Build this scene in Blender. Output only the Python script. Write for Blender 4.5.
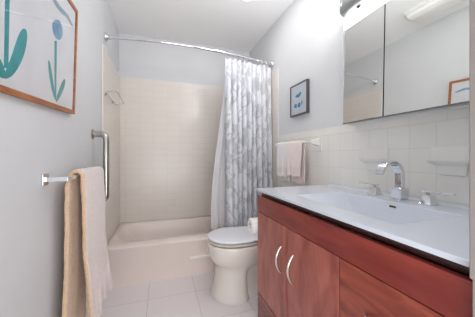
import bpy, bmesh, math, random
from mathutils import Vector, Matrix
random.seed(4)
PI = math.pi
for o in list(bpy.data.objects): bpy.data.objects.remove(o)
C = bpy.context.scene.collection
SC = bpy.context.scene

# ------------------------------------------------------------------ camera, world, light, exposure
HC = 1.08                                    # camera height
YAW = math.radians(18.4)
cam = bpy.data.cameras.new('camera'); co = bpy.data.objects.new('camera', cam); C.objects.link(co)
co.location = (0, 0, HC); co.rotation_euler = (PI/2, 0, -YAW)
cam.sensor_width = 36; cam.lens = 36*230/475; cam.clip_start = .02
cam.shift_y = -(158.5-156)/475
SC.camera = co
w = bpy.data.worlds.new('world'); SC.world = w; w.use_nodes = True
w.node_tree.nodes['Background'].inputs[0].default_value = (.93, .96, 1, 1)
w.node_tree.nodes['Background'].inputs[1].default_value = 1.0
def area(name, loc, rot, sx, sy, power, col):
    l = bpy.data.lights.new(name, 'AREA'); l.shape = 'RECTANGLE'; l.size = sx; l.size_y = sy
    l.energy = power; l.color = col
    o = bpy.data.objects.new(name, l); C.objects.link(o); o.location = loc; o.rotation_euler = rot
    return o
area('doorway_fill', (.05, -.75, 1.35), (math.radians(100), 0, math.radians(-4)), 1.5, 1.9, 8, (.98, .99, 1))  # unseen fill lamp added outside the doorway to brighten the room
area('hallway_up_fill', (.07, -.5, .75), (math.radians(134), 0, math.radians(-4)), 1.2, .8, 13.5, (.98, .99, 1))  # unseen lamp added low in the hallway, aimed up to lift the ceiling
area('recessed_lamp_light', (.71, 1.86, 2.465), (0, 0, 0), .12, .12, 1.8, (1, .97, .95))
area('ceiling_up_fill', (.80, .8, 2.1), Vector((-.2, .62, .76)).to_track_quat('-Z', 'Y').to_euler(), .36, .36, 12, (.99, .99, 1))  # added uplight hanging free near the vanity, brightens the ceiling
SC.view_settings.view_transform = 'Standard'; SC.view_settings.look = 'None'
SC.view_settings.exposure = 0.14; SC.view_settings.gamma = 1; SC.view_settings.use_curve_mapping = False

# ------------------------------------------------------------------ materials
def lin(c):
    return tuple(((v/255)/12.92 if v/255 <= .04045 else ((v/255+.055)/1.055)**2.4) for v in c)
def mat(name, rgb, rough=.5, metal=0, **k):
    m = bpy.data.materials.new(name); m.use_nodes = True
    b = m.node_tree.nodes['Principled BSDF']
    b.inputs['Base Color'].default_value = (*lin(rgb), 1); b.inputs['Roughness'].default_value = rough
    b.inputs['Metallic'].default_value = metal
    for kk, v in k.items(): b.inputs[kk.replace('_', ' ')].default_value = v
    return m
def N(m, t): return m.node_tree.nodes.new(t)
def L(m, a, b): m.node_tree.links.new(a, b)
def noise_mix(m, c1, c2, scale, detail=4, stretch=(1, 1, 1), lo=.35, hi=.65, bump=0, bumpd=.002, dist=0):
    b = m.node_tree.nodes['Principled BSDF']
    tc = N(m, 'ShaderNodeTexCoord'); mp = N(m, 'ShaderNodeMapping'); mp.inputs['Scale'].default_value = stretch
    n = N(m, 'ShaderNodeTexNoise'); n.inputs['Scale'].default_value = scale; n.inputs['Detail'].default_value = detail
    n.inputs['Distortion'].default_value = dist
    r = N(m, 'ShaderNodeValToRGB')
    r.color_ramp.elements[0].position = lo; r.color_ramp.elements[0].color = (*lin(c1), 1)
    r.color_ramp.elements[1].position = hi; r.color_ramp.elements[1].color = (*lin(c2), 1)
    L(m, tc.outputs['Object'], mp.inputs[0]); L(m, mp.outputs[0], n.inputs[0]); L(m, n.outputs[0], r.inputs[0]); L(m, r.outputs[0], b.inputs['Base Color'])
    if bump:
        bp = N(m, 'ShaderNodeBump'); bp.inputs['Strength'].default_value = bump; bp.inputs['Distance'].default_value = bumpd
        L(m, n.outputs[0], bp.inputs['Height']); L(m, bp.outputs[0], b.inputs['Normal'])
    return m
def tile_mat(name, axes, c1, c2, grout, tw, th, ox, oy, rough=.15, mortar=.0016, bump=.4):
    """brick texture with no offset; axes = which world axes run along and up the tiling"""
    m = mat(name, c1, rough); b = m.node_tree.nodes['Principled BSDF']
    tc = N(m, 'ShaderNodeTexCoord'); sp = N(m, 'ShaderNodeSeparateXYZ'); cb = N(m, 'ShaderNodeCombineXYZ')
    L(m, tc.outputs['Object'], sp.inputs[0])
    for i, (a, off) in enumerate(zip(axes, (ox, oy))):
        ad = N(m, 'ShaderNodeMath'); ad.operation = 'ADD'; ad.inputs[1].default_value = -off + 20*(tw if i == 0 else th)
        L(m, sp.outputs[a], ad.inputs[0]); L(m, ad.outputs[0], cb.inputs[i])
    br = N(m, 'ShaderNodeTexBrick'); br.offset = 0; br.squash = 1
    br.inputs['Scale'].default_value = 1; br.inputs['Brick Width'].default_value = tw; br.inputs['Row Height'].default_value = th
    br.inputs['Mortar Size'].default_value = mortar; br.inputs['Mortar Smooth'].default_value = .3
    br.inputs['Color1'].default_value = (*lin(c1), 1); br.inputs['Color2'].default_value = (*lin(c2), 1); br.inputs['Mortar'].default_value = (*lin(grout), 1)
    L(m, cb.outputs[0], br.inputs['Vector']); L(m, br.outputs['Color'], b.inputs['Base Color'])
    bp = N(m, 'ShaderNodeBump'); bp.invert = True; bp.inputs['Strength'].default_value = bump; bp.inputs['Distance'].default_value = .001
    L(m, br.outputs['Fac'], bp.inputs['Height']); L(m, bp.outputs[0], b.inputs['Normal'])
    return m
paint = noise_mix(mat('wall_paint', (214, 215, 217), .55), (213, 214, 216), (216, 217, 219), 3, bump=.03)
ceil_m = noise_mix(mat('ceiling_paint', (246, 246, 246), .7), (245, 245, 245), (247, 247, 247), 3)
T1, T2, GR = (224, 216, 208), (227, 219, 211), (214, 205, 197)
tile_back = tile_mat('cream_tile_back', (0, 2), T1, T2, GR, .152, .076, 1.133, .325, .27)
tile_side = tile_mat('cream_tile_alcove', (1, 2), T1, T2, GR, .152, .076, 2.9, .325, .27)
tile_wains = tile_mat('cream_tile_wainscot', (1, 2), (234, 232, 226), (237, 235, 229), (224, 221, 214), .1125, .1125, .781, 1.2275, .18, .0018)
cap_m = tile_mat('cream_cap_tile', (1, 2), (234, 232, 226), (236, 234, 228), (226, 224, 217), .152, .3, .781, 1.1, .15)
floor_m = tile_mat('floor_tile', (0, 1), (234, 226, 226), (231, 223, 223), (196, 186, 186), .356, .352, -.093, 1.85, .28, .0022)
tub_m = mat('tub_enamel', (236, 222, 214), .22)
porcelain = mat('porcelain', (230, 222, 214), .12)
seat_m = mat('seat_plastic', (230, 231, 236), .2)
quartz = mat('white_sink_ceramic', (210, 215, 225), .1)
chrome = mat('chrome', (225, 226, 230), .09, 1)
steel = mat('brushed_steel', (182, 178, 174), .22, 1)
nickel = mat('satin_nickel', (225, 220, 215), .25, 1)
mirror_m = mat('mirror_glass', (228, 229, 226), .01, 1)
dark = mat('dark_edge', (30, 28, 28), .5)
greyedge = mat('door_edge_metal', (120, 122, 124), .3, .6)
white_m = mat('white_enamel_metal', (228, 228, 226), .35)
trim_m = mat('door_casing_shaded', (146, 139, 134), .4)  # shade of the face turned from the light is put into this colour
ceramic = mat('cream_ceramic', (238, 236, 230), .12)
hole_m = mat('dark_hole', (60, 52, 42), .3, .8)
def wood(name, c1, c2, stretch):
    m = noise_mix(mat(name, c1, .27), c1, c2, 6, 6, stretch, .3, .72, dist=.6)
    m.node_tree.nodes['Principled BSDF'].inputs['Coat Weight'].default_value = .3
    m.node_tree.nodes['Principled BSDF'].inputs['Coat Roughness'].default_value = .15
    return m
cherry_v = wood('cherry_vertical', (130, 58, 46), (176, 96, 82), (3, 3, .9))
cherry_h = wood('cherry_horizontal', (112, 34, 28), (148, 58, 46), (3, .6, 3))
cherry_o = wood('cherry_drawer', (112, 42, 30), (166, 80, 58), (3, .9, 4))
cherry_d = wood('cherry_recess_shade', (46, 18, 12), (60, 24, 16), (3, .6, 3))  # darkened cherry: the shadow line under the counter, put into the colour
oak = noise_mix(mat('oak_frame', (158, 92, 44), .35), (140, 76, 32), (176, 106, 54), 18, 5, (4, .5, 4))
blackfr = mat('charcoal_frame', (84, 80, 80), .35)
paper = noise_mix(mat('art_paper', (216, 219, 224), .6), (240, 241, 246), (247, 248, 252), 9)
paper2 = mat('small_print_paper', (225, 232, 240), .6)
teal = noise_mix(mat('teal_paint', (4, 158, 164), .6), (0, 146, 152), (16, 172, 178), 14)
blue = noise_mix(mat('blue_paint', (90, 160, 205), .6), (62, 140, 190), (130, 182, 212), 16)
bluegrey = noise_mix(mat('bluegrey_paint', (120, 165, 185), .6), (96, 146, 170), (150, 184, 198), 16)
navy = mat('deep_blue_paint', (10, 150, 200), .6)
glass_m = mat('picture_glass', (255, 255, 255), .02); glass_m.node_tree.nodes['Principled BSDF'].inputs['Transmission Weight'].default_value = 1
glass_m.node_tree.nodes['Principled BSDF'].inputs['IOR'].default_value = 1.2
roll_m = noise_mix(mat('tissue_paper', (240, 238, 236), .9), (238, 236, 234), (244, 242, 240), 60, bump=.2)
def emis(name, rgb, s):
    m = mat(name, rgb, .4); b = m.node_tree.nodes['Principled BSDF']
    b.inputs['Emission Color'].default_value = (*lin(rgb), 1); b.inputs['Emission Strength'].default_value = s
    return m
glow_bar = emis('lit_diffuser', (255, 252, 248), 2.8)
glow_ceiling = emis('lit_ceiling_lens', (225, 224, 220), .08)
glow_spot = emis('lit_spot_lens', (255, 250, 240), 6)
def terry(name, c1, c2):
    m = noise_mix(mat(name, c1, .95), c1, c2, 90, 3, lo=.3, hi=.7, bump=.9, bumpd=.004)
    m.node_tree.nodes['Principled BSDF'].inputs['Sheen Weight'].default_value = .4
    return m
towel_m = terry('bath_towel_terry', (226, 213, 207), (238, 227, 222))
towel_t = terry('tan_towel_terry', (208, 174, 142), (224, 192, 160))
towel_a = terry('hand_towel_grey', (234, 228, 226), (246, 241, 239))
towel_b = terry('hand_towel_beige', (236, 221, 213), (247, 234, 227))
band_m = noise_mix(mat('towel_band', (234, 224, 218), .8), (230, 220, 213), (240, 231, 225), 200)
# curtain: grey foliage print on white cloth
def curtain_mat():
    m = mat('printed_curtain', (230, 230, 234), .8); b = m.node_tree.nodes['Principled BSDF']
    uv = N(m, 'ShaderNodeUVMap')
    n = N(m, 'ShaderNodeTexNoise'); n.inputs['Scale'].default_value = 7; n.inputs['Detail'].default_value = 6; n.inputs['Distortion'].default_value = .5
    v = N(m, 'ShaderNodeTexVoronoi'); v.feature = 'DISTANCE_TO_EDGE'; v.inputs['Scale'].default_value = 3.2
    n2 = N(m, 'ShaderNodeTexNoise'); n2.inputs['Scale'].default_value = 5
    mx = N(m, 'ShaderNodeMix'); mx.data_type = 'RGBA'; mx.inputs[0].default_value = .3
    L(m, uv.outputs[0], n2.inputs[0]); L(m, uv.outputs[0], mx.inputs[6]); L(m, n2.outputs[1], mx.inputs[7]); L(m, mx.outputs[2], v.inputs[0])
    L(m, uv.outputs[0], n.inputs[0])
    r1 = N(m, 'ShaderNodeValToRGB'); r1.color_ramp.elements[0].position = .50; r1.color_ramp.elements[1].position = .56
    r2 = N(m, 'ShaderNodeValToRGB'); r2.color_ramp.elements[0].position = .012; r2.color_ramp.elements[1].position = .03
    r2.color_ramp.elements[0].color = (1, 1, 1, 1); r2.color_ramp.elements[1].color = (0, 0, 0, 1)
    L(m, n.outputs[0], r1.inputs[0]); L(m, v.outputs[0], r2.inputs[0])
    ma = N(m, 'ShaderNodeMath'); ma.operation = 'MAXIMUM'; L(m, r1.outputs[0], ma.inputs[0]); L(m, r2.outputs[0], ma.inputs[1])
    mc = N(m, 'ShaderNodeMix'); mc.data_type = 'RGBA'; mc.inputs[6].default_value = (*lin((248, 249, 253)), 1); mc.inputs[7].default_value = (*lin((221, 221, 225)), 1)
    L(m, ma.outputs[0], mc.inputs[0]); L(m, mc.outputs[2], b.inputs['Base Color'])
    b.inputs['Transmission Weight'].default_value = 0
    # a little daylight passes through the cloth
    tr = N(m, 'ShaderNodeBsdfTranslucent'); ms = N(m, 'ShaderNodeMixShader'); ms.inputs[0].default_value = .4
    L(m, mc.outputs[2], tr.inputs[0])
    out = m.node_tree.nodes['Material Output']
    L(m, b.outputs[0], ms.inputs[1]); L(m, tr.outputs[0], ms.inputs[2]); L(m, ms.outputs[0], out.inputs[0])
    return m
curtain_m = curtain_mat()
def liner_mat():
    m = mat('vinyl_liner', (250, 250, 252), .35); b = m.node_tree.nodes['Principled BSDF']
    tr = N(m, 'ShaderNodeBsdfTranslucent'); tr.inputs[0].default_value = (*lin((252, 252, 254)), 1)
    ms = N(m, 'ShaderNodeMixShader'); ms.inputs[0].default_value = .6
    L(m, b.outputs[0], ms.inputs[1]); L(m, tr.outputs[0], ms.inputs[2]); L(m, ms.outputs[0], m.node_tree.nodes['Material Output'].inputs[0])
    return m
liner_m = liner_mat()

# ------------------------------------------------------------------ helpers
def obj(name, bm, m, parent=None, bevel=0, seg=3, smooth=True, sub=0, solid=0):
    bmesh.ops.recalc_face_normals(bm, faces=bm.faces)
    me = bpy.data.meshes.new(name); bm.to_mesh(me); bm.free()
    for mm in (m if isinstance(m, (list, tuple)) else [m]): me.materials.append(mm)
    o = bpy.data.objects.new(name, me); C.objects.link(o)
    if smooth:
        for p in me.polygons: p.use_smooth = True
    if solid:
        s = o.modifiers.new('solid', 'SOLIDIFY'); s.thickness = solid; s.offset = 0
    if bevel:
        b = o.modifiers.new('bevel', 'BEVEL'); b.width = bevel; b.segments = seg; b.limit_method = 'ANGLE'; b.angle_limit = math.radians(40); b.harden_normals = True
    elif smooth and not sub:
        me.set_sharp_from_angle(angle=math.radians(45))
    if sub:
        s = o.modifiers.new('sub', 'SUBSURF'); s.levels = sub; s.render_levels = sub
    if parent:
        o.parent = parent; o.matrix_parent_inverse = Matrix.Translation(-Vector(parent.location))
    return o
def thing(name, label, cat, loc=(0, 0, 0), group=None):
    o = bpy.data.objects.new(name, None); C.objects.link(o); o.location = loc; o.empty_display_size = .05
    o['label'] = label; o['category'] = cat
    if group: o['group'] = group
    return o
def tag(o, label, cat, group=None):
    o['label'] = label; o['category'] = cat
    if group: o['group'] = group
    return o
def struct(o): o['kind'] = 'structure'; return o
def box(bm, x0, x1, y0, y1, z0, z1, mi=0):
    vs = [bm.verts.new((x, y, z)) for z in (z0, z1) for y in (y0, y1) for x in (x0, x1)]
    fs = [(0, 1, 3, 2), (4, 6, 7, 5), (0, 4, 5, 1), (2, 3, 7, 6), (0, 2, 6, 4), (1, 5, 7, 3)]
    for f in fs:
        ff = bm.faces.new([vs[i] for i in f]); ff.material_index = mi
    return vs
def B(*boxes):
    bm = bmesh.new()
    for b in boxes: box(bm, *b)
    return bm
def ring_loft(bm, rings, cap0=True, cap1=True, closed=True, mi=0):
    vr = [[bm.verts.new(p) for p in r] for r in rings]; n = len(vr[0])
    for a, b in zip(vr[:-1], vr[1:]):
        for i in range(n if closed else n-1):
            f = bm.faces.new((a[i], a[(i+1) % n], b[(i+1) % n], b[i])); f.material_index = mi
    if cap0: bm.faces.new(vr[0][::-1]).material_index = mi
    if cap1: bm.faces.new(vr[-1]).material_index = mi
    return vr
def tube(bm, pts, r, n=12, mi=0, closed=False):
    pts = [Vector(p) for p in pts]; rings = []; up = None; m = len(pts)
    for i, p in enumerate(pts):
        if closed: t = (pts[(i+1) % m]-pts[i-1]).normalized()
        else: t = (pts[min(i+1, m-1)]-pts[max(i-1, 0)]).normalized()
        if up is None:
            up = Vector((0, 0, 1)) if abs(t.z) < .9 else Vector((1, 0, 0))
        up = (up-t*up.dot(t)).normalized(); s = t.cross(up)
        rr = r[i] if isinstance(r, (list, tuple)) else r
        rings.append([p+(up*math.cos(a)+s*math.sin(a))*rr for a in [2*PI*k/n for k in range(n)]])
    if closed: rings.append(rings[0])
    ring_loft(bm, rings, not closed, not closed, mi=mi)
    if closed: bmesh.ops.remove_doubles(bm, verts=bm.verts, dist=1e-5)
def cyl(bm, p0, p1, r, n=24, mi=0): tube(bm, [p0, p1], r, n, mi)
def roundpath(pts, r, n=6, closed=False):
    P = [Vector(p) for p in pts]; out = []
    m = len(P)
    for i, p in enumerate(P):
        if not closed and i in (0, m-1): out.append(p); continue
        a = (P[i-1]-p); b = (P[(i+1) % m]-p)
        rr = min(r, a.length*.49, b.length*.49); a = p+a.normalized()*rr; b = p+b.normalized()*rr
        for k in range(n+1):
            t = k/n; out.append(a*(1-t)**2+p*2*t*(1-t)+b*t*t)
    return out
def lathe(bm, c, axis, prof, n=28, mi=0):
    """prof = [(distance along axis, radius)]"""
    c = Vector(c); ax = Vector(axis).normalized(); u = ax.orthogonal().normalized(); v = ax.cross(u)
    ring_loft(bm, [[c+ax*d+(u*math.cos(a)+v*math.sin(a))*r for a in [2*PI*k/n for k in range(n)]] for d, r in prof], mi=mi)
def rrect(cx, cy, hx, hy, r, z, n=6):
    out = []
    for qx, qy, a0 in ((1, 1, 0), (-1, 1, PI/2), (-1, -1, PI), (1, -1, 1.5*PI)):
        for k in range(n+1):
            a = a0+PI/2*k/n; out.append(Vector((cx+qx*(hx-r)+r*math.cos(a), cy+qy*(hy-r)+r*math.sin(a), z)))
    return out
def clamp01(t): return max(0., min(1., t))
def sstep(t): t = clamp01(t); return t*t*(3-2*t)

# ------------------------------------------------------------------ the room
XL, XR, YB, YF, ZC = -.45, 1.133, 2.90, .27, 2.48
struct(obj('floor', B((XL-.1, XR+.1, -1.3, YB+.1, -.06, 0)), floor_m, smooth=False))
struct(obj('ceiling', B((XL-.1, XR+.1, .15, YB+.1, ZC, ZC+.08)), ceil_m, smooth=False))
struct(obj('wall_left', B((XL-.1, XL, .15, YB+.1, 0, ZC)), paint, smooth=False))
struct(obj('wall_right', B((XR, XR+.1, .15, YB+.1, 0, ZC)), paint, smooth=False))
struct(obj('wall_back', B((XL, XR, YB, YB+.1, 0, ZC)), paint, smooth=False))
# wall with the doorway the camera looks through
struct(obj('wall_front', B((.56, XR, .15, YF, 0, ZC), (-.4, .56, .15, YF, 2.05, ZC), (XL, -.4, .15, YF, 0, ZC)), paint, smooth=False))
struct(obj('trim_1', B((.5515, .56, .15, .2695, 0, 2.05), (-.4, -.39, .15, .2695, 0, 2.05)), trim_m, bevel=.002))
struct(obj('trim_2', B((.5415, .5515, .235, .2695, .853, 2.05)), trim_m, bevel=.003))
# tiled surfaces of the tub alcove and the wainscot
struct(obj('wall_tile_back', B((XL+.009, XR-.009, YB-.009, YB, .3, 1.975)), tile_back, bevel=.003))
struct(obj('wall_tile_left', B((XL, XL+.009, 2.09, YB, 0, 1.975)), tile_side, bevel=.004))
struct(obj('wall_tile_right', B((XR-.009, XR, 2.08, YB, .0, 1.975)), tile_side, bevel=.004))
struct(obj('wall_tile_wainscot', B((XR-.009, XR, YF, 2.08, 0, 1.2275)), tile_wains, smooth=False))
struct(obj('trim_3', B((XR-.0095, XR, YF, 2.08, 1.2276, 1.279)), cap_m, bevel=.002))

# ------------------------------------------------------------------ bathtub
def bathtub():
    t = thing('bathtub', 'cream bathtub with a wide front rim set in the tiled alcove', 'bathtub', (.34, 2.5, 0))
    bm = bmesh.new(); x0, x1, y0, y1, zt = XL+.011, XR-.011, 2.1, YB-.011, .325
    cx, cy = (x0+x1)/2, (y0+y1)/2; hx, hy = (x1-x0)/2, (y1-y0)/2
    n = 8; bcy = 2.53
    R = [rrect(cx, cy, hx-.004, hy-.004, .012, 0, n), rrect(cx, cy, hx-.004, hy-.004, .012, zt-.03, n),
         rrect(cx, cy, hx, hy, .014, zt-.022, n), rrect(cx, cy, hx, hy, .014, zt-.008, n),
         rrect(cx, cy, hx-.008, hy-.008, .014, zt, n),
         rrect(cx, bcy, hx-.045, .29, .2, zt, n), rrect(cx, bcy, hx-.06, .277, .19, zt-.008, n),
         rrect(cx, bcy, hx-.075, .268, .18, zt-.04, n), rrect(cx+.03, bcy, hx-.16, .22, .17, .12, n), rrect(cx+.03, bcy, hx-.22, .17, .13, .085, n)]
    ring_loft(bm, R)
    obj('tub_shell', bm, tub_m, t)
    obj('apron_ledge', B((.24, x1-.03, y0-.012, y0+.01, .148, .172)), mat('tub_ledge_highlight', (244, 236, 230), .2), t, bevel=.005)  # paler than the tub: the apron's highlight is painted into the ledge
    b = bmesh.new(); lathe(b, (.98, bcy, .086), (0, 0, 1), [(0, .03), (.004, .03), (.006, .024), (.003, .01)])
    obj('drain', b, chrome, t)
bathtub()

# wire rack on the alcove's left wall
t = thing('wire_rack', 'thin chrome wire loop rack on the tiled left wall above the bathtub', 'rack', (XL+.01, 2.3, 1.6))
b = bmesh.new()
tube(b, roundpath([(-.425, 2.10, 1.60), (-.345, 2.10, 1.61), (-.345, 2.52, 1.60), (-.425, 2.52, 1.585)], .03, closed=True), .0035, 8, closed=True)
obj('loop', b, steel, t)
for y in (2.16, 2.46):
    b = bmesh.new(); cyl(b, (XL+.009, y, 1.59), (-.42, y, 1.594), .006, 10); lathe(b, (XL+.009, y, 1.59), (1, 0, 0), [(0, .014), (.004, .014), (.007, .008)])
    obj('mount', b, steel, t)

# ------------------------------------------------------------------ shower rod, rings, curtain, liner
RZ = 2.062
def rodp(x):
    s = (x-XL)/(XR-XL); return 2.215-.025*(1-s)-.105*math.sin(PI*s)**1.0*(1-.3*s)
def rodz(s): return 2.084-.023*s
t = thing('shower_rod', 'curved chrome shower curtain rod spanning the tub alcove', 'shower rod', (.34, 2.18, RZ))
b = bmesh.new(); tube(b, [(XL+.012+(XR-XL-.024)*i/40, rodp(XL+(XR-XL)*i/40), rodz(i/40)) for i in range(41)], .0125, 16); obj('rod', b, chrome, t)
for x, s in ((XL, 1), (XR, -1)):
    b = bmesh.new(); lathe(b, (x+s*(.0095), rodp(x), rodz(0 if s > 0 else 1)), (s, -.15, 0), [(0, .036), (.006, .036), (.012, .03), (.02, .02), (.045, .018), (.047, .014)])
    obj('flange', b, chrome, t)
def sheet(name, fn, nu, nv, m, uvs, solid=.002, parent=None):
    bm = bmesh.new(); uvl = bm.loops.layers.uv.new('UVMap'); V = [[bm.verts.new(fn(i/nu, j/nv)) for j in range(nv+1)] for i in range(nu+1)]
    for i in range(nu):
        for j in range(nv):
            f = bm.faces.new((V[i][j], V[i+1][j], V[i+1][j+1], V[i][j+1]))
            for l, (a, c) in zip(f.loops, ((i, j), (i+1, j), (i+1, j+1), (i, j+1))):
                l[uvl].uv = (a/nu*uvs[0], c/nv*uvs[1])
    return obj(name, bm, m, parent, solid=solid)
X0, X1 = .585, 1.108
def cur(u, v):                      # v = 0 top .. 1 bottom
    ue = u**.92
    x = X0+(X1-X0)*ue
    den = 17-6*u
    ph = 2*PI*(11*u-2.2*u*u)+.35*math.sin(5*v+9*u)
    amp = (.013+.027*sstep(v*2.2))*(1.2-.75*u)
    y = rodp(x)-.002+amp*math.sin(ph)+.008*math.sin(ph*.37+2*v)
    x += .35*amp*math.cos(ph)*(1 if .03 < u < .97 else .2)-.012*v*(1-u)
    y += -.045*sstep((v-.5)*2)*(.6+.4*math.sin(7*u+1))-.02*v
    z = 2.02-1.86*v+ (.006*math.cos(2*PI*11*u) if v == 0 else 0)
    return (x, min(y, 2.085) if z < .36 else y, z)
c_ = sheet('shower_curtain', cur, 330, 60, curtain_m, (2.2, 1.86)); tag(c_, 'white shower curtain with a grey foliage print gathered at the right of the rod', 'shower curtain')
def lin_(u, v):
    x = .60+.50*u - (.135*sstep(v*1.1)*(1-u)**1.5)
    y = rodp(x)+.055+.012*math.sin(2*PI*9*u+.6*math.sin(3*v))+.02*v
    y += .03*sstep(v*1.5)
    return (x, y, 2.015-1.675*v)
l_ = sheet('shower_liner', lin_, 200, 40, liner_m, (1, 1), .0012); tag(l_, 'plain off-white liner hanging behind the printed shower curtain', 'shower curtain liner')
ring_proto = None
for k in range(10):
    u = (k+.5)/10; x = X0+(X1-X0)*u**.92
    if ring_proto is None:
        b = bmesh.new(); m_ = 20
        tube(b, [(0, .021*math.sin(2*PI*i/m_), -.008+.024*math.cos(2*PI*i/m_)) for i in range(m_)], .0018, 6, closed=True)
        ring_proto = o = obj('curtain_ring', b, chrome); 
    else:
        o = ring_proto.copy(); C.objects.link(o)
    tag(o, 'small metal ring holding the printed shower curtain on the rod', 'curtain ring', 'rings of the shower curtain')
    o.location = (x, rodp(x), rodz((x-XL)/(XR-XL))); o.rotation_euler = (0, 0, random.uniform(-.3, .3))

# ------------------------------------------------------------------ toilet
def toilet():
    cy = 1.755
    t = thing('toilet', 'white porcelain toilet with closed lid between the bathtub and the vanity', 'toilet', (.75, cy, 0))
    def egg(z, xf, xb, hw, n=40, e=2.3):
        xf += .01; xm = xf+hw*1.15                   # widest point
        out = []
        for k in range(n):
            a = 2*PI*k/n; c, s = math.cos(a), math.sin(a)
            cc = math.copysign(abs(c)**(2/e), c); ss = math.copysign(abs(s)**(2/e), s)
            x = xm+(xb-xm)*cc if c > 0 else xm+(xm-xf)*cc
            out.append((x, cy+hw*ss, z))
        return out
    bm = bmesh.new()
    S = [(0, .362, .66, .166), (.012, .360, .66, .168), (.03, .368, .65, .163), (.09, .382, .645, .152), (.15, .392, .645, .147), (.20, .400, .65, .143), (.232, .405, .68, .142),
         (.244, .398, .74, .148), (.262, .376, .80, .160), (.285, .356, .84, .172), (.32, .344, .88, .183), (.36, .339, .91, .188), (.398, .338, .93, .189), (.411, .345, .925, .182)]
    ring_loft(bm, [egg(*s) for s in S])
    S2 = [(0, .50, 1.0, .118), (.015, .50, 1.0, .12), (.05, .52, .99, .10), (.2, .54, .98, .088), (.30, .56, 1.06, .11), (.36, .60, 1.09, .15), (.40, .62, 1.10, .17)]
    ring_loft(bm, [egg(*s, e=2.8) for s in S2])
    obj('bowl', bm, porcelain, t)
    bm = bmesh.new(); ring_loft(bm, [egg(.4112, .375, .86, .15, e=2.2), egg(.4225, .372, .86, .153, e=2.2), egg(.4225, .343, .86, .184, e=2.2), egg(.4245, .338, .86, .188, e=2.2), egg(.430, .338, .86, .188, e=2.2), egg(.4335, .345, .86, .181, e=2.2)])
    obj('seat', bm, mat('seat_cream', (222, 214, 202), .25), t)
    bm = bmesh.new(); ring_loft(bm, [egg(.4338, .38, .86, .146, e=2.2), egg(.4445, .376, .86, .15, e=2.2), egg(.4445, .342, .86, .184, e=2.2), egg(.447, .338, .86, .188, e=2.2), egg(.453, .337, .86, .189, e=2.2), egg(.457, .342, .858, .184, e=2.2), egg(.461, .36, .85, .166, e=2.2), egg(.463, .42, .80, .11, e=2.2)])
    obj('lid', bm, seat_m, t)
    for s in (-.08, .08):
        b = bmesh.new(); cyl(b, (.868, cy+s-.02, .45), (.868, cy+s+.02, .45), .011); obj('hinge', b, seat_m, t)
    bm = bmesh.new(); ring_loft(bm, [rrect(1.022, cy, .088, .20, .03, .405), rrect(1.02, cy, .095, .215, .035, .56), rrect(1.018, cy, .1, .225, .035, .735)]); obj('tank', bm, porcelain, t)
    bm = bmesh.new(); ring_loft(bm, [rrect(1.016, cy, .105, .232, .035, .7355), rrect(1.016, cy, .107, .235, .035, .755), rrect(1.016, cy, .1, .228, .03, .765)]); obj('tank_lid', bm, porcelain, t)
    b = bmesh.new(); cyl(b, (.92, cy-.16, .69), (.905, cy-.16, .69), .012); box(b, .902, .91, cy-.17, cy-.10, .683, .696); obj('flush_handle', b, chrome, t, bevel=.002)
toilet()

# ------------------------------------------------------------------ vanity cabinet
VX, VY0, VY1 = .573, YF+.002, 1.324      # front face, near end, far end
t = thing('vanity_cabinet', 'cherry red wooden vanity cabinet under the white sink top', 'cabinet', (.86, .79, 0))
XW = XR-.011
obj('carcass', B((VX+.02, XW, VY1-.018, VY1, 0, .835), (VX+.02, XW, VY0, VY0+.018, 0, .835), (VX+.02, XW, VY0+.018, VY1-.018, .1, .118), (XW-.01, XW, VY0+.018, VY1-.018, .118, .835),
               (VX+.02, VX+.036, VY0+.018, VY1-.018, 0, .72)), cherry_v, t, bevel=.001, seg=1)
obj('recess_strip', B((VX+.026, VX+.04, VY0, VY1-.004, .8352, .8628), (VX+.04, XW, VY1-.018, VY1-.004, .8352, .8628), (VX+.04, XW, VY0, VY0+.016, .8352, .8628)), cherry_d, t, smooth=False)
obj('top_rail', B((VX, VX+.0195, VY0, VY1, .7385, .835)), cherry_h, t, bevel=.0018)
obj('base_rail', B((VX, VX+.0195, VY0, VY1, 0, .2335)), cherry_h, t, bevel=.0018)
def arch(b, p0, p1, out, n=16):
    p0, p1 = Vector(p0), Vector(p1); pts = []
    for i in range(n+1):
        s = i/n; pts.append(p0.lerp(p1, s)+Vector((-out*math.sin(PI*s)**.7, 0, 0)))
    rs = [.0040+.0026*math.sin(PI*i/n) for i in range(n+1)]
    tube(b, pts, rs, 10)
for (y0, y1, hy) in ((.9755, VY1-.0005, 1.0275), (.6335, .9705, .917)):
    d = obj('door', B((VX, VX+.0195, y0, y1, .237, .7355)), cherry_v, t, bevel=.0022)
    b = bmesh.new(); arch(b, (VX+.0005, hy, .492), (VX+.0005, hy, .625), .028)
    h = obj('handle', b, nickel, d); h.matrix_parent_inverse = Matrix.Identity(4)
for z0, z1 in ((.497, .7355), (.367, .494), (.237, .364)):
    d = obj('drawer', B((VX, VX+.0195, VY0+.004, .6285, z0, z1)), cherry_o, t, bevel=.0022)
    b = bmesh.new(); zc = (z0+z1)/2; arch(b, (VX+.0005, .39, zc), (VX+.0005, .526, zc), .028)
    h = obj('handle', b, nickel, d); h.matrix_parent_inverse = Matrix.Identity(4)

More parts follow.
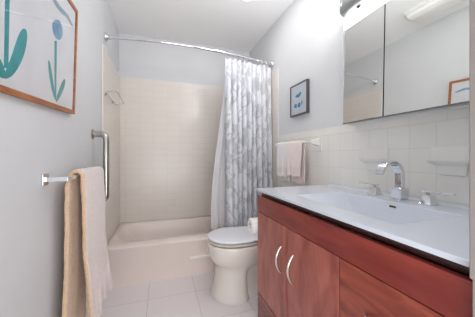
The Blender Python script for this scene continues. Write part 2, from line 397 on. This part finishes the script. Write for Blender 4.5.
# ------------------------------------------------------------------ sink top with moulded basin
def sink():
    t = thing('sink_top', 'white one-piece sink top with a rectangular basin on the cherry cabinet', 'sink', (.85, .78, .861))
    x0, x1, y0, y1, zt, zb = .563, XW, VY0, 1.331, .878, .8632
    bm = bmesh.new()
    xs = [x0, .662, .968, 1.11]; ys = [y0, .497, 1.045, y1]
    top = {(i, j): bm.verts.new((x, y, zt)) for i, x in enumerate(xs) for j, y in enumerate(ys)}
    for i in range(3):
        for j in range(3):
            if (i, j) != (1, 1): bm.faces.new((top[i, j], top[i+1, j], top[i+1, j+1], top[i, j+1]))
    fl = [bm.verts.new(p) for p in ((.705, .68, .778), (.915, .68, .774), (.915, .86, .774), (.705, .86, .778))]
    rim = [top[1, 1], top[2, 1], top[2, 2], top[1, 2]]
    for k in range(4): bm.faces.new((rim[k], rim[(k+1) % 4], fl[(k+1) % 4], fl[k]))
    bm.faces.new(fl)
    # raised lip along the wall
    lip = [[bm.verts.new((x, y, z)) for y in (y0, y1)] for x, z in ((1.116, .886), (x1, .886), (x1, zb))]
    prev = [top[3, 0], top[3, 3]]
    for j in range(3): pass
    bm.faces.new((top[3, 0], top[3, 1], top[3, 2], top[3, 3], lip[0][1], lip[0][0]))
    bm.faces.new((lip[0][0], lip[0][1], lip[1][1], lip[1][0])); bm.faces.new((lip[1][0], lip[1][1], lip[2][1], lip[2][0]))
    fb = [bm.verts.new((x0+.004, y, zb)) for y in (y0, y1)]
    bm.faces.new([top[0, j] for j in range(4)]+[fb[1], fb[0]])
    for jj, a in ((0, 0), (3, 1)):
        bm.faces.new([top[i, jj] for i in range(4)]+[lip[0][a], lip[1][a], lip[2][a], fb[a]])
    # underside: rectangle frame and outer skin of the bowl
    ub = [bm.verts.new(p) for p in ((.65, .485, zb), (.98, .485, zb), (.98, 1.057, zb), (.65, 1.057, zb))]
    uo = [fb[0], lip[2][0], lip[2][1], fb[1]]
    uf = [bm.verts.new(p) for p in ((.695, .67, .762), (.925, .67, .762), (.925, .87, .762), (.695, .87, .762))]
    for k in range(4):
        bm.faces.new((uo[k], uo[(k+1) % 4], ub[(k+1) % 4], ub[k])); bm.faces.new((ub[k], ub[(k+1) % 4], uf[(k+1) % 4], uf[k]))
    bm.faces.new(uf)
    o = obj('counter', bm, quartz, t, bevel=.005, seg=4)
    o.modifiers['bevel'].angle_limit = math.radians(12)
    o.modifiers['bevel'].use_clamp_overlap = True
    b = bmesh.new(); lathe(b, (.82, .77, .7765), (0, 0, 1), [(0, .024), (.002, .024), (.004, .019), (.008, .017), (.009, .004)]); obj('drain', b, chrome, t)
    # overflow slot in the back slope
    p = Vector((.9585, .737, .8585)); nrm = Vector((-.90, 0, .44)).normalized(); up = Vector((.44, 0, .90)).normalized()
    b = bmesh.new()
    def slot(hw, hh, d):
        out = []
        for k in range(24):
            a = 2*PI*k/24; c, s = math.cos(a), math.sin(a)
            out.append(p+nrm*d+Vector((0, 1, 0))*((hw-hh)*(1 if c > 0 else -1)+hh*c)+up*hh*s)
        return out
    ring_loft(b, [slot(.019, .0065, -.004), slot(.019, .0065, .0025)], mi=0)
    o = obj('overflow', b, chrome, t)
    b = bmesh.new(); ring_loft(b, [slot(.0155, .0042, 0), slot(.0155, .0042, .0032)]); obj('overflow_slot', b, hole_m, o).matrix_parent_inverse = Matrix.Identity(4)
sink()

# ------------------------------------------------------------------ faucet and its two taps
FX, FY, FZ = 1.045, .77, .878
t = thing('faucet', 'square chrome faucet with an arched flat spout behind the basin', 'faucet', (FX, FY, FZ))
obj('base', B((FX-.03, FX+.03, FY-.03, FY+.03, FZ, FZ+.006), (FX-.024, FX+.024, FY-.024, FY+.024, FZ+.006, FZ+.056)), chrome, t, bevel=.002)
b = bmesh.new(); prof = []
zc = FZ+.113
for i in range(6): prof.append((Vector((FX, 0, FZ+.056+(zc-FZ-.056)*i/5)), Vector((1, 0, 0))))
R_ = .062
for i in range(1, 19):
    a = math.radians(160)*i/18
    prof.append((Vector((FX-R_+R_*math.cos(a), 0, zc+R_*math.sin(a))), Vector((math.cos(a), 0, math.sin(a)))))
d = Vector((-math.sin(math.radians(160)), 0, math.cos(math.radians(160))))
prof.append((prof[-1][0]+d*.014, prof[-1][1]))
rings = []
for k, (p, nn) in enumerate(prof):
    th = .013 if k < 6 else .013-.007*min(1, (k-5)/8)
    hw = .016 if k < 6 else .016+.003*min(1, (k-5)/10)
    rings.append([(p.x+nn.x*s1*th, FY+s2*hw, p.z+nn.z*s1*th) for s1, s2 in ((1, 1), (-1, 1), (-1, -1), (1, -1))])
ring_loft(b, rings); obj('spout', b, chrome, t, bevel=.0015)
for y, s, lab in ((.905, 1, 'left chrome tap with a thin flat lever, beyond the faucet'), (.655, -1, 'right chrome tap with a thin flat lever, nearest the door casing')):
    t = thing('tap_handle', lab, 'tap', (FX+.005, y, FZ), 'taps beside the faucet')
    x = FX+.005; b = bmesh.new()
    ring_loft(b, [rrect(x, y, .027, .027, .003, FZ), rrect(x, y, .027, .027, .003, FZ+.005), rrect(x, y, .023, .023, .003, FZ+.008), rrect(x, y, .016, .016, .003, FZ+.042)])
    obj('base', b, chrome, t)
    b = bmesh.new(); cyl(b, (x, y, FZ+.042), (x, y, FZ+.052), .006)
    obj('stem', b, steel, t)
    b = bmesh.new(); y0, y1 = sorted((y-s*.018, y+s*.092)); box(b, x-.010, x+.010, y0, y1, FZ+.052, FZ+.058); obj('lever', b, chrome, t, bevel=.0015)

# ------------------------------------------------------------------ ceramic fittings in the wainscot
XT = XR-.009
for yc, lab in ((.965, 'cream ceramic soap shelf on the wainscot behind the faucet'), (.61, 'cream ceramic soap shelf on the wainscot above the right tap')):
    t = thing('soap_shelf', lab, 'soap dish', (XT, yc, 1.06), 'ceramic soap shelves in the wainscot')
    obj('back_plate', B((XT-.007, XT, yc-.078, yc+.078, 1.056, 1.122)), ceramic, t, bevel=.004)
    b = bmesh.new()
    def rr(z, out, hw): return [(XT, yc-hw, z), (XT, yc+hw, z), (XT-out*.8, yc+hw, z), (XT-out, yc+hw*.82, z), (XT-out, yc-hw*.82, z), (XT-out*.8, yc-hw, z)]
    ring_loft(b, [rr(1.0, .009, .045), rr(1.040, .018, .052), rr(1.056, .040, .078), rr(1.063, .044, .082)])
    obj('tray', b, ceramic, t, bevel=.003)
t = thing('ceramic_towel_bar', 'cream ceramic towel bar fixed to the wainscot beyond the vanity', 'towel bar', (XT, 1.72, 1.18))
for y in (1.44, 2.0):
    b = bmesh.new(); box(b, XT-.008, XT, y-.035, y+.035, 1.115, 1.225)
    obj('end_plate', b, ceramic, t, bevel=.004)
    b = bmesh.new(); ring_loft(b, [[(XT-.008, y+dy, 1.185+dz) for dy, dz in ((-.022, -.03), (.022, -.03), (.022, .03), (-.022, .03))], [(XT-.072, y+dy, 1.185+dz) for dy, dz in ((-.012, -.014), (.012, -.014), (.012, .014), (-.012, .014))]])
    obj('post', b, ceramic, t, bevel=.005)
b = bmesh.new(); cyl(b, (XT-.057, 1.45, 1.185), (XT-.057, 1.99, 1.185), .0095, 16); obj('bar', b, ceramic, t)

# ------------------------------------------------------------------ towels
def towel(name, lab, m, xb, zb, rb, side, y0, y1, lf, lb, th, wave=.006, nf=3, bands=True, flare=0, seed=0, group=None):
    """hangs over a bar running along Y at (xb, zb); side = +1 when the room is towards +X"""
    rnd = random.Random(seed); ph = [rnd.uniform(0, 6) for _ in range(6)]
    t = thing(name, lab, 'towel', (xb, (y0+y1)/2, zb), group)
    rad = rb+.0015+th/2
    def prof(s):        # s<0 back flap .. s>0 front flap, returns dx, dz, drop fraction, front?
        arc = PI*rad
        if s > arc/2: return side*rad, -(s-arc/2), (s-arc/2)
        if s < -arc/2: return -side*rad, (s+arc/2), -(-s-arc/2)
        a = s/rad; return side*rad*math.sin(a), rad*math.cos(a), 0
    arc = PI*rad; smin, smax = -arc/2-lb, arc/2+lf
    nv, nu = 90, 40
    def fn(u, v):
        s = smin+(smax-smin)*v
        dx, dz, dr = prof(s)
        y = y0+(y1-y0)*u
        ym = (y0+y1)/2
        if dr:
            f = abs(dr); k = sstep(f/.25)
            frm = 1 if dr > 0 else .6
            off = (wave*math.sin(2*PI*nf*u+ph[0]+.8*f)+wave*.5*math.sin(2*PI*nf*2.3*u+ph[1]-2*f))*k
            dx += side*(off+wave*1.2*k) if dr > 0 else -side*(abs(off)*.4*k)
            if dr > 0: dx += side*flare*sstep((f-.25)/.5)
            y += (.006*math.sin(9*f+ph[2])+.01*math.sin(4*f+ph[3]))*(k)*(1 if u > .5 else -.7)
            y -= .02*flare/.04*k*(u-.5)
            dz += .006*math.sin(2*PI*1.5*u+ph[4])*k
        return Vector((xb+dx, y, zb+dz))
    bm = bmesh.new(); V = [[bm.verts.new(fn(i/nu, j/nv)) for j in range(nv+1)] for i in range(nu+1)]
    for i in range(nu):
        for j in range(nv):
            f = bm.faces.new((V[i][j], V[i+1][j], V[i+1][j+1], V[i][j+1]))
            s = smin+(smax-smin)*(j+.5)/nv
            e = smax-s
            if bands and .035 < e < .035+bands: f.material_index = 1
    o = obj('cloth', bm, [m, band_m], t, solid=th)
    # soft terry surface
    tx = bpy.data.textures.new('lump', 'CLOUDS'); tx.noise_scale = .035
    dm = o.modifiers.new('soft', 'DISPLACE'); dm.texture = tx; dm.strength = .004; dm.mid_level = .5
    return t
towel('hand_towel', 'greyish white hand towel, the farther of two on the ceramic towel bar', towel_a, XT-.057, 1.185, .0095, -1, 1.77, 1.962, .29, .33, .007, .004, 2, .05, seed=3, group='hand towels on the ceramic towel bar')
towel('hand_towel', 'beige hand towel, the nearer of two on the ceramic towel bar', towel_b, XT-.057, 1.185, .0095, -1, 1.56, 1.765, .275, .33, .009, .005, 2, .045, seed=8, group='hand towels on the ceramic towel bar')

# left wall towel bar
bx, bz = -.372, .985
t = thing('towel_bar', 'square chrome towel bar on the left wall holding the bath towel', 'towel bar', (XL, 1.39, bz))
for y in (1.13, 1.66):
    obj('wall_plate', B((XL, XL+.008, y-.024, y+.024, bz-.024, bz+.024)), chrome, t, bevel=.002)
    obj('post', B((XL+.008, bx+.009, y-.011, y+.011, bz-.009, bz+.009)), chrome, t, bevel=.0015)
obj('bar', B((bx-.008, bx+.008, 1.141, 1.649, bz-.008, bz+.008)), chrome, t, bevel=.0015)
def bath_towel():
    t = thing('bath_towel', 'cream terry bath towel draped over the chrome bar on the left wall', 'towel', (bx, 1.4, bz))
    th = .017; rad = .0115+.0045+th/2; arc = PI*rad; lf, lb = .75, .80
    smin, smax = -arc/2-lb, arc/2+lf; nu, nv = 60, 130
    def fn(u, v):
        s = smin+(smax-smin)*v; y = 1.248+(1.63-1.248)*u-(.04*(1-u)*sstep(-s/.1))
        if s > arc/2:
            f = s-arc/2; k = sstep(f/.2); g = sstep((f-.3)/.45)
            dx = rad+.004*k*(1+math.sin(2*PI*2.2*u+1))+g*(.02+.012*math.sin(2*PI*3.2*u+.5)+.007*math.sin(2*PI*7*u+3*f)); dz = -f
            y += .012*k*math.sin(7*f+1)*(u-.3)+.03*g*(u-.45)
            y += .012*math.sin(30*f+5*u)*g*u
            dz += .01*math.sin(2*PI*2*u)*g+.03*g*(1-u)*.5
        elif s < -arc/2:
            f = -s-arc/2; k = sstep(f/.2); dx = -rad-.006*k*abs(math.sin(2*PI*1.6*u+.4)); dz = -f
            g = sstep((f-.45)/.35)
            y += -.03*g*(1-u)+.006*k*math.sin(8*f)
            dx -= .006*g
        else:
            a = s/rad; dx = rad*math.sin(a); dz = rad*math.cos(a)
        return Vector((bx+dx, y, bz+dz))
    bm = bmesh.new(); V = [[bm.verts.new(fn(i/nu, j/nv)) for j in range(nv+1)] for i in range(nu+1)]
    for i in range(nu):
        for j in range(nv):
            f = bm.faces.new((V[i][j], V[i+1][j], V[i+1][j+1], V[i][j+1]))
            e = smax-(smin+(smax-smin)*(j+.5)/nv)
            if .07 < e < .085 or .10 < e < .115: f.material_index = 1
            if j < nv*.48: f.material_index = 2
    o = obj('cloth', bm, [towel_m, band_m, towel_t], t, solid=th)
    o.modifiers['solid'].material_offset_rim = 2
    tx = bpy.data.textures.new('lump2', 'CLOUDS'); tx.noise_scale = .03
    dm = o.modifiers.new('soft', 'DISPLACE'); dm.texture = tx; dm.strength = .007; dm.mid_level = .5
bath_towel()

# grab bar
t = thing('grab_bar', 'vertical stainless steel grab bar on the left wall beside the tub', 'grab bar', (XL, 1.85, 1.01))
gy = 1.83; b = bmesh.new()
tube(b, roundpath([(XL+.006, gy, 1.232), (XL+.083, gy, 1.232), (XL+.083, gy, .77), (XL+.006, gy, .77)], .06, 10), .0205, 18); obj('rail', b, steel, t)
for z in (1.232, .77):
    b = bmesh.new(); lathe(b, (XL, gy, z), (1, 0, 0), [(0, .038), (.004, .038), (.009, .03), (.012, .017)]); obj('flange', b, steel, t)

# toilet roll on the far side of the vanity
t = thing('toilet_roll_holder', 'small chrome holder on the far side of the vanity', 'toilet roll holder', (.63, VY1, .65))
b = bmesh.new(); lathe(b, (.668, VY1, .637), (0, 1, 0), [(0, .02), (.005, .02), (.007, .008)]); tube(b, roundpath([(.668, VY1+.005, .637), (.668, VY1+.072, .637), (.545, VY1+.072, .637)], .01, 5), .006, 10)
obj('arm', b, chrome, t)
b = bmesh.new(); n = 32; c = Vector((0, VY1+.072, .637-.0140))
R = []
for x, r in ((.552, .02), (.552, .049), (.553, .05), (.654, .05), (.655, .049), (.655, .02)):
    R.append([(x, c.y+r*math.cos(2*PI*k/n), c.z+r*math.sin(2*PI*k/n)) for k in range(n)])
R.append(R[0]); ring_loft(b, R, False, False); bmesh.ops.remove_doubles(b, verts=b.verts, dist=1e-5)
tag(obj('toilet_roll', b, roll_m), 'white toilet paper roll hanging beside the toilet lid', 'toilet paper')

# ------------------------------------------------------------------ medicine cabinet with mirrors
MX = 1.04; z0, z1 = 1.272, 1.835; my0, my1, myd = .36, 1.109, .8455
t = thing('medicine_cabinet', 'mirrored medicine cabinet with two doors above the sink', 'medicine cabinet', (XR, .74, z0))
obj('body', B((MX+.022, XR, my0+.003, my1-.002, z0-.006, z1+.0)), white_m, t, bevel=.002)
obj('edge_trim', B((MX-.004, MX+.022, my1, my1+.004, z0, z1)), white_m, t, smooth=False)
TILT = .024
for a, c in ((myd+.0022, my1-.0005), (my0, myd-.0022)):
    def slab(xo, y0_, y1_, za, zb_, x1o):
        b = bmesh.new(); vs = []
        for z in (za, zb_):
            f = (z-z0)/(z1-z0); xs = MX-.006+f*TILT*(z1-z0)
            for y in (y0_, y1_): vs.append((xs+xo, y, z)); vs.append((xs+x1o, y, z))
        v = [b.verts.new(p) for p in vs]
        for f in ((0, 1, 3, 2), (4, 6, 7, 5), (0, 4, 5, 1), (2, 3, 7, 6), (0, 2, 6, 4), (1, 5, 7, 3)): b.faces.new([v[i] for i in f])
        return b
    d = obj('mirror_door', slab(.003, a, c, z0, z1, .010), dark, t, smooth=False)  # slab coloured dark to stand in for the shadow gaps around the doors
    m_ = obj('mirror', slab(0, a+.001, c-.001, z0+.004, z1-.001, .0029), mirror_m, d, smooth=False); m_.matrix_parent_inverse = Matrix.Identity(4)
    m_ = obj('bottom_edge', slab(-.003, a, c, z0-.003, z0+.0035, .004), greyedge, d, smooth=False); m_.matrix_parent_inverse = Matrix.Identity(4)

t = thing('vanity_light', 'wall light with a glowing strip and rounded grey glass housing above the mirror', 'wall light', (XR, .74, z1))
obj('diffuser', B((MX+.002, XR, my0, my1, z1+.002, z1+.066)), glow_bar, t, bevel=.003)
b = bmesh.new()
def stad(z, gx, gy_): return rrect((MX-.065+XR)/2, (my0+my1)/2, (XR-MX+.065)/2-gx, (my1-my0)/2-gy_, .06, z, 8)
ring_loft(b, [stad(z1+.067, .014, .014), stad(z1+.075, .004, .004), stad(z1+.088, 0, 0), stad(z1+.15, 0, 0), stad(z1+.165, .012, .012)])
obj('housing', b, mat('grey_housing', (170, 174, 174), .15, .4), t)
b = bmesh.new(); lathe(b, (MX-.01, .99, z1+.067), (0, 0, -1), [(0, .009), (.005, .009), (.008, .005)]); obj('stud', b, dark, t)

# ------------------------------------------------------------------ ceiling lights
t = thing('ceiling_light', 'long rectangular ceiling light with rounded lens seen in the mirror', 'ceiling light', (-.165, 1.2, ZC))
b = bmesh.new(); ring_loft(b, [rrect(-.165, 1.2, .115, .38, .03, ZC), rrect(-.165, 1.2, .115, .38, .03, ZC-.02), rrect(-.165, 1.2, .108, .373, .025, ZC-.024)]); obj('base', b, white_m, t)
b = bmesh.new(); ring_loft(b, [rrect(-.165, 1.2, .1, .365, .025, ZC-.024), rrect(-.165, 1.2, .096, .36, .03, ZC-.055), rrect(-.165, 1.2, .07, .335, .03, ZC-.072)]); obj('lens', b, glow_ceiling, t)
t = thing('recessed_light', 'small round bright recessed light in the ceiling near the toilet', 'ceiling light', (.71, 1.86, ZC))
b = bmesh.new(); lathe(b, (.71, 1.86, ZC), (0, 0, -1), [(0, .085), (.004, .085), (.008, .075)]); obj('trim_ring', b, white_m, t)
b = bmesh.new(); lathe(b, (.71, 1.86, ZC-.008), (0, 0, -1), [(0, .07), (.003, .068), (.005, .05)]); obj('lens', b, glow_spot, t)

# ------------------------------------------------------------------ pictures
def ray(px, py):
    u = (px-237.5)/230; v = (156-py)/230
    return Vector((u*math.cos(YAW)+math.sin(YAW), math.cos(YAW)-u*math.sin(YAW), v))
def picture(t, O, S, U, Lw, Hh, fw, depth, fm, art_fn, paper_m, inks, mats):
    """O far/bottom outer corner on the front face, S along the bottom, U up, N towards the room"""
    S = S.normalized(); U = (U-S*U.dot(S)).normalized(); Nn = S.cross(U); 
    if Nn.dot(Vector((0, 0, HC))-O+Vector((0, 0, 0))) < 0: Nn = -Nn
    def P(s, r, d): return O+S*s+U*r+Nn*d
    b = bmesh.new()
    outer = [(0, 0), (Lw, 0), (Lw, Hh), (0, Hh)]; inner = [(fw, fw), (Lw-fw, fw), (Lw-fw, Hh-fw), (fw, Hh-fw)]
    for k in range(4):
        o0, o1, i1, i0 = outer[k], outer[(k+1) % 4], inner[(k+1) % 4], inner[k]
        vs = [b.verts.new(P(*q, dd)) for dd in (-depth, 0) for q in (o0, o1, i1, i0)]
        for f in ((0, 1, 2, 3), (4, 5, 6, 7), (0, 1, 5, 4), (1, 2, 6, 5), (2, 3, 7, 6), (3, 0, 4, 7)): b.faces.new([vs[i] for i in f])
    obj('frame', b, fm, t, bevel=.0012)
    b = bmesh.new(); g = fw+.0003
    def slabp(d0, d1, mi=0, a=g):
        vs = [b.verts.new(P(s, r, dd)) for dd in (d0, d1) for s, r in ((a, a), (Lw-a, a), (Lw-a, Hh-a), (a, Hh-a))]
        for f in ((0, 1, 2, 3), (4, 5, 6, 7), (0, 1, 5, 4), (1, 2, 6, 5), (2, 3, 7, 6), (3, 0, 4, 7)): b.faces.new([vs[i] for i in f]).material_index = mi
    slabp(-depth*.9, -.0075)
    for pts, mi in art_fn:
        q = []
        for p in pts:
            if len(p) == 3: s, r = p[0], p[1]
            else:
                d = ray(*p); o_ = Vector((0, 0, HC)); pl = O-Nn*.0073
                k = (pl-o_).dot(Nn)/d.dot(Nn); h = o_+d*k-O; s, r = h.dot(S), h.dot(U)
            q.append((min(max(s, g), Lw-g), min(max(r, g), Hh-g)))
        lo = [b.verts.new(P(s, r, -.0076)) for s, r in q]; hi = [b.verts.new(P(s, r, -.0068)) for s, r in q]
        f = b.faces.new(hi); f.material_index = mi
        for i in range(len(q)): b.faces.new((lo[i], lo[(i+1) % len(q)], hi[(i+1) % len(q)], hi[i])).material_index = mi
    obj('artwork', b, [paper_m]+mats, t, smooth=False)
    b = bmesh.new(); slabp(-.0045, -.0025); obj('glass', b, glass_m, t, smooth=False)
def smoothpoly(pts, it=2):
    for _ in range(it):
        q = []
        for i, p in enumerate(pts):
            n_ = pts[(i+1) % len(pts)]
            q += [tuple(.75*a+.25*c for a, c in zip(p, n_)), tuple(.25*a+.75*c for a, c in zip(p, n_))]
        pts = q
    return pts
def ribbon(pts, w_):
    up, dn = [], []
    for i, p in enumerate(pts):
        a = Vector(pts[max(i-1, 0)]); c = Vector(pts[min(i+1, len(pts)-1)]); tt = (c-a).normalized()
        nn = Vector((-tt.y, tt.x)); ww = w_[i] if isinstance(w_, list) else w_
        up.append(tuple(Vector(p)+nn*ww)); dn.append(tuple(Vector(p)-nn*ww))
    return up+dn[::-1]
ang = math.radians(3.4)
Sx = Vector((-.004, -math.cos(ang), -math.sin(ang))); Ux = Vector((.045, -math.sin(ang), math.cos(ang)))
shapes = [
 (ribbon([(7.2, -70), (7, -10), (6.4, 30), (5.6, 68)], [2.4, 2.3, 2.2, 2.2]), 1),
 (smoothpoly([(23, 28), (26.5, 30), (26.8, 40), (24, 54), (19, 66), (12, 76), (6, 79), (3, 78), (6, 68), (11, 57), (15, 44), (19, 33)]), 1),
 (smoothpoly([(-14, 44), (-6, 52), (0, 59), (4, 68), (6, 77), (3, 79), (-3, 75), (-10, 64), (-15, 52)]), 1),
 (smoothpoly([(56, 19), (60, 21), (62.3, 29), (62, 37), (59, 40.5), (55, 38), (52, 30), (52, 22)]), 2),
 (ribbon([(55.3, 40.8), (55.2, 60), (55, 80), (55.2, 97)], [1.1, 1.1, .9, .7]), 1),
 (smoothpoly([(48, 59.5), (49.6, 62), (51.4, 72), (53.3, 84), (55.4, 97), (55.4, 101), (53.4, 97), (50.6, 86), (48.6, 74), (47.6, 63)]), 1),
 (smoothpoly([(64, 78.5), (65.3, 80.5), (63.8, 88), (60.3, 96), (56.4, 102.2), (55.4, 101.4), (56.4, 96), (59.2, 88.5), (61.6, 82)]), 1),
 (ribbon([(44, -22), (49, -9), (53.5, -1), (57.5, 6), (63, 12.5), (66.5, 15.5), (69, 20), (72.4, 27)], [1.6, 1.6, 1.5, 1.6, 1.9, 1.5, .9, .7]), 3),
]
t = thing('framed_picture', 'oak framed picture of teal leaves and a blue bud on the left wall', 'picture', (XL, 1.05, 1.3))
picture(t, Vector((-.428, 1.414, 1.298)), Sx, Ux, .86, .53, .019, .018, oak, shapes, paper, None, [teal, blue, bluegrey])
t = thing('framed_print', 'small charcoal framed print with two blue shapes on the right wall', 'picture', (XR, 1.72, 1.43))
sm = [(smoothpoly([(.07, .165, 0), (.10, .185, 0), (.125, .178, 0), (.15, .196, 0), (.17, .185, 0), (.155, .165, 0), (.13, .150, 0), (.10, .158, 0)]), 1),
      (smoothpoly([(.07, .072, 0), (.10, .066, 0), (.105, .095, 0), (.085, .11, 0), (.065, .10, 0), (.052, .085, 0)]), 1),
      (smoothpoly([(.112, .07, 0), (.145, .062, 0), (.16, .082, 0), (.152, .104, 0), (.128, .108, 0), (.115, .09, 0)]), 1),
      (smoothpoly([(.165, .09, 0), (.178, .072, 0), (.186, .1, 0), (.178, .122, 0), (.166, .112, 0)]), 2)]
picture(t, Vector((XR-.026, 1.825, 1.428)), Vector((0, -1, 0)), Vector((0, 0, 1)), .255, .272, .011, .0255, blackfr, sm, paper2, None, [navy, blue])
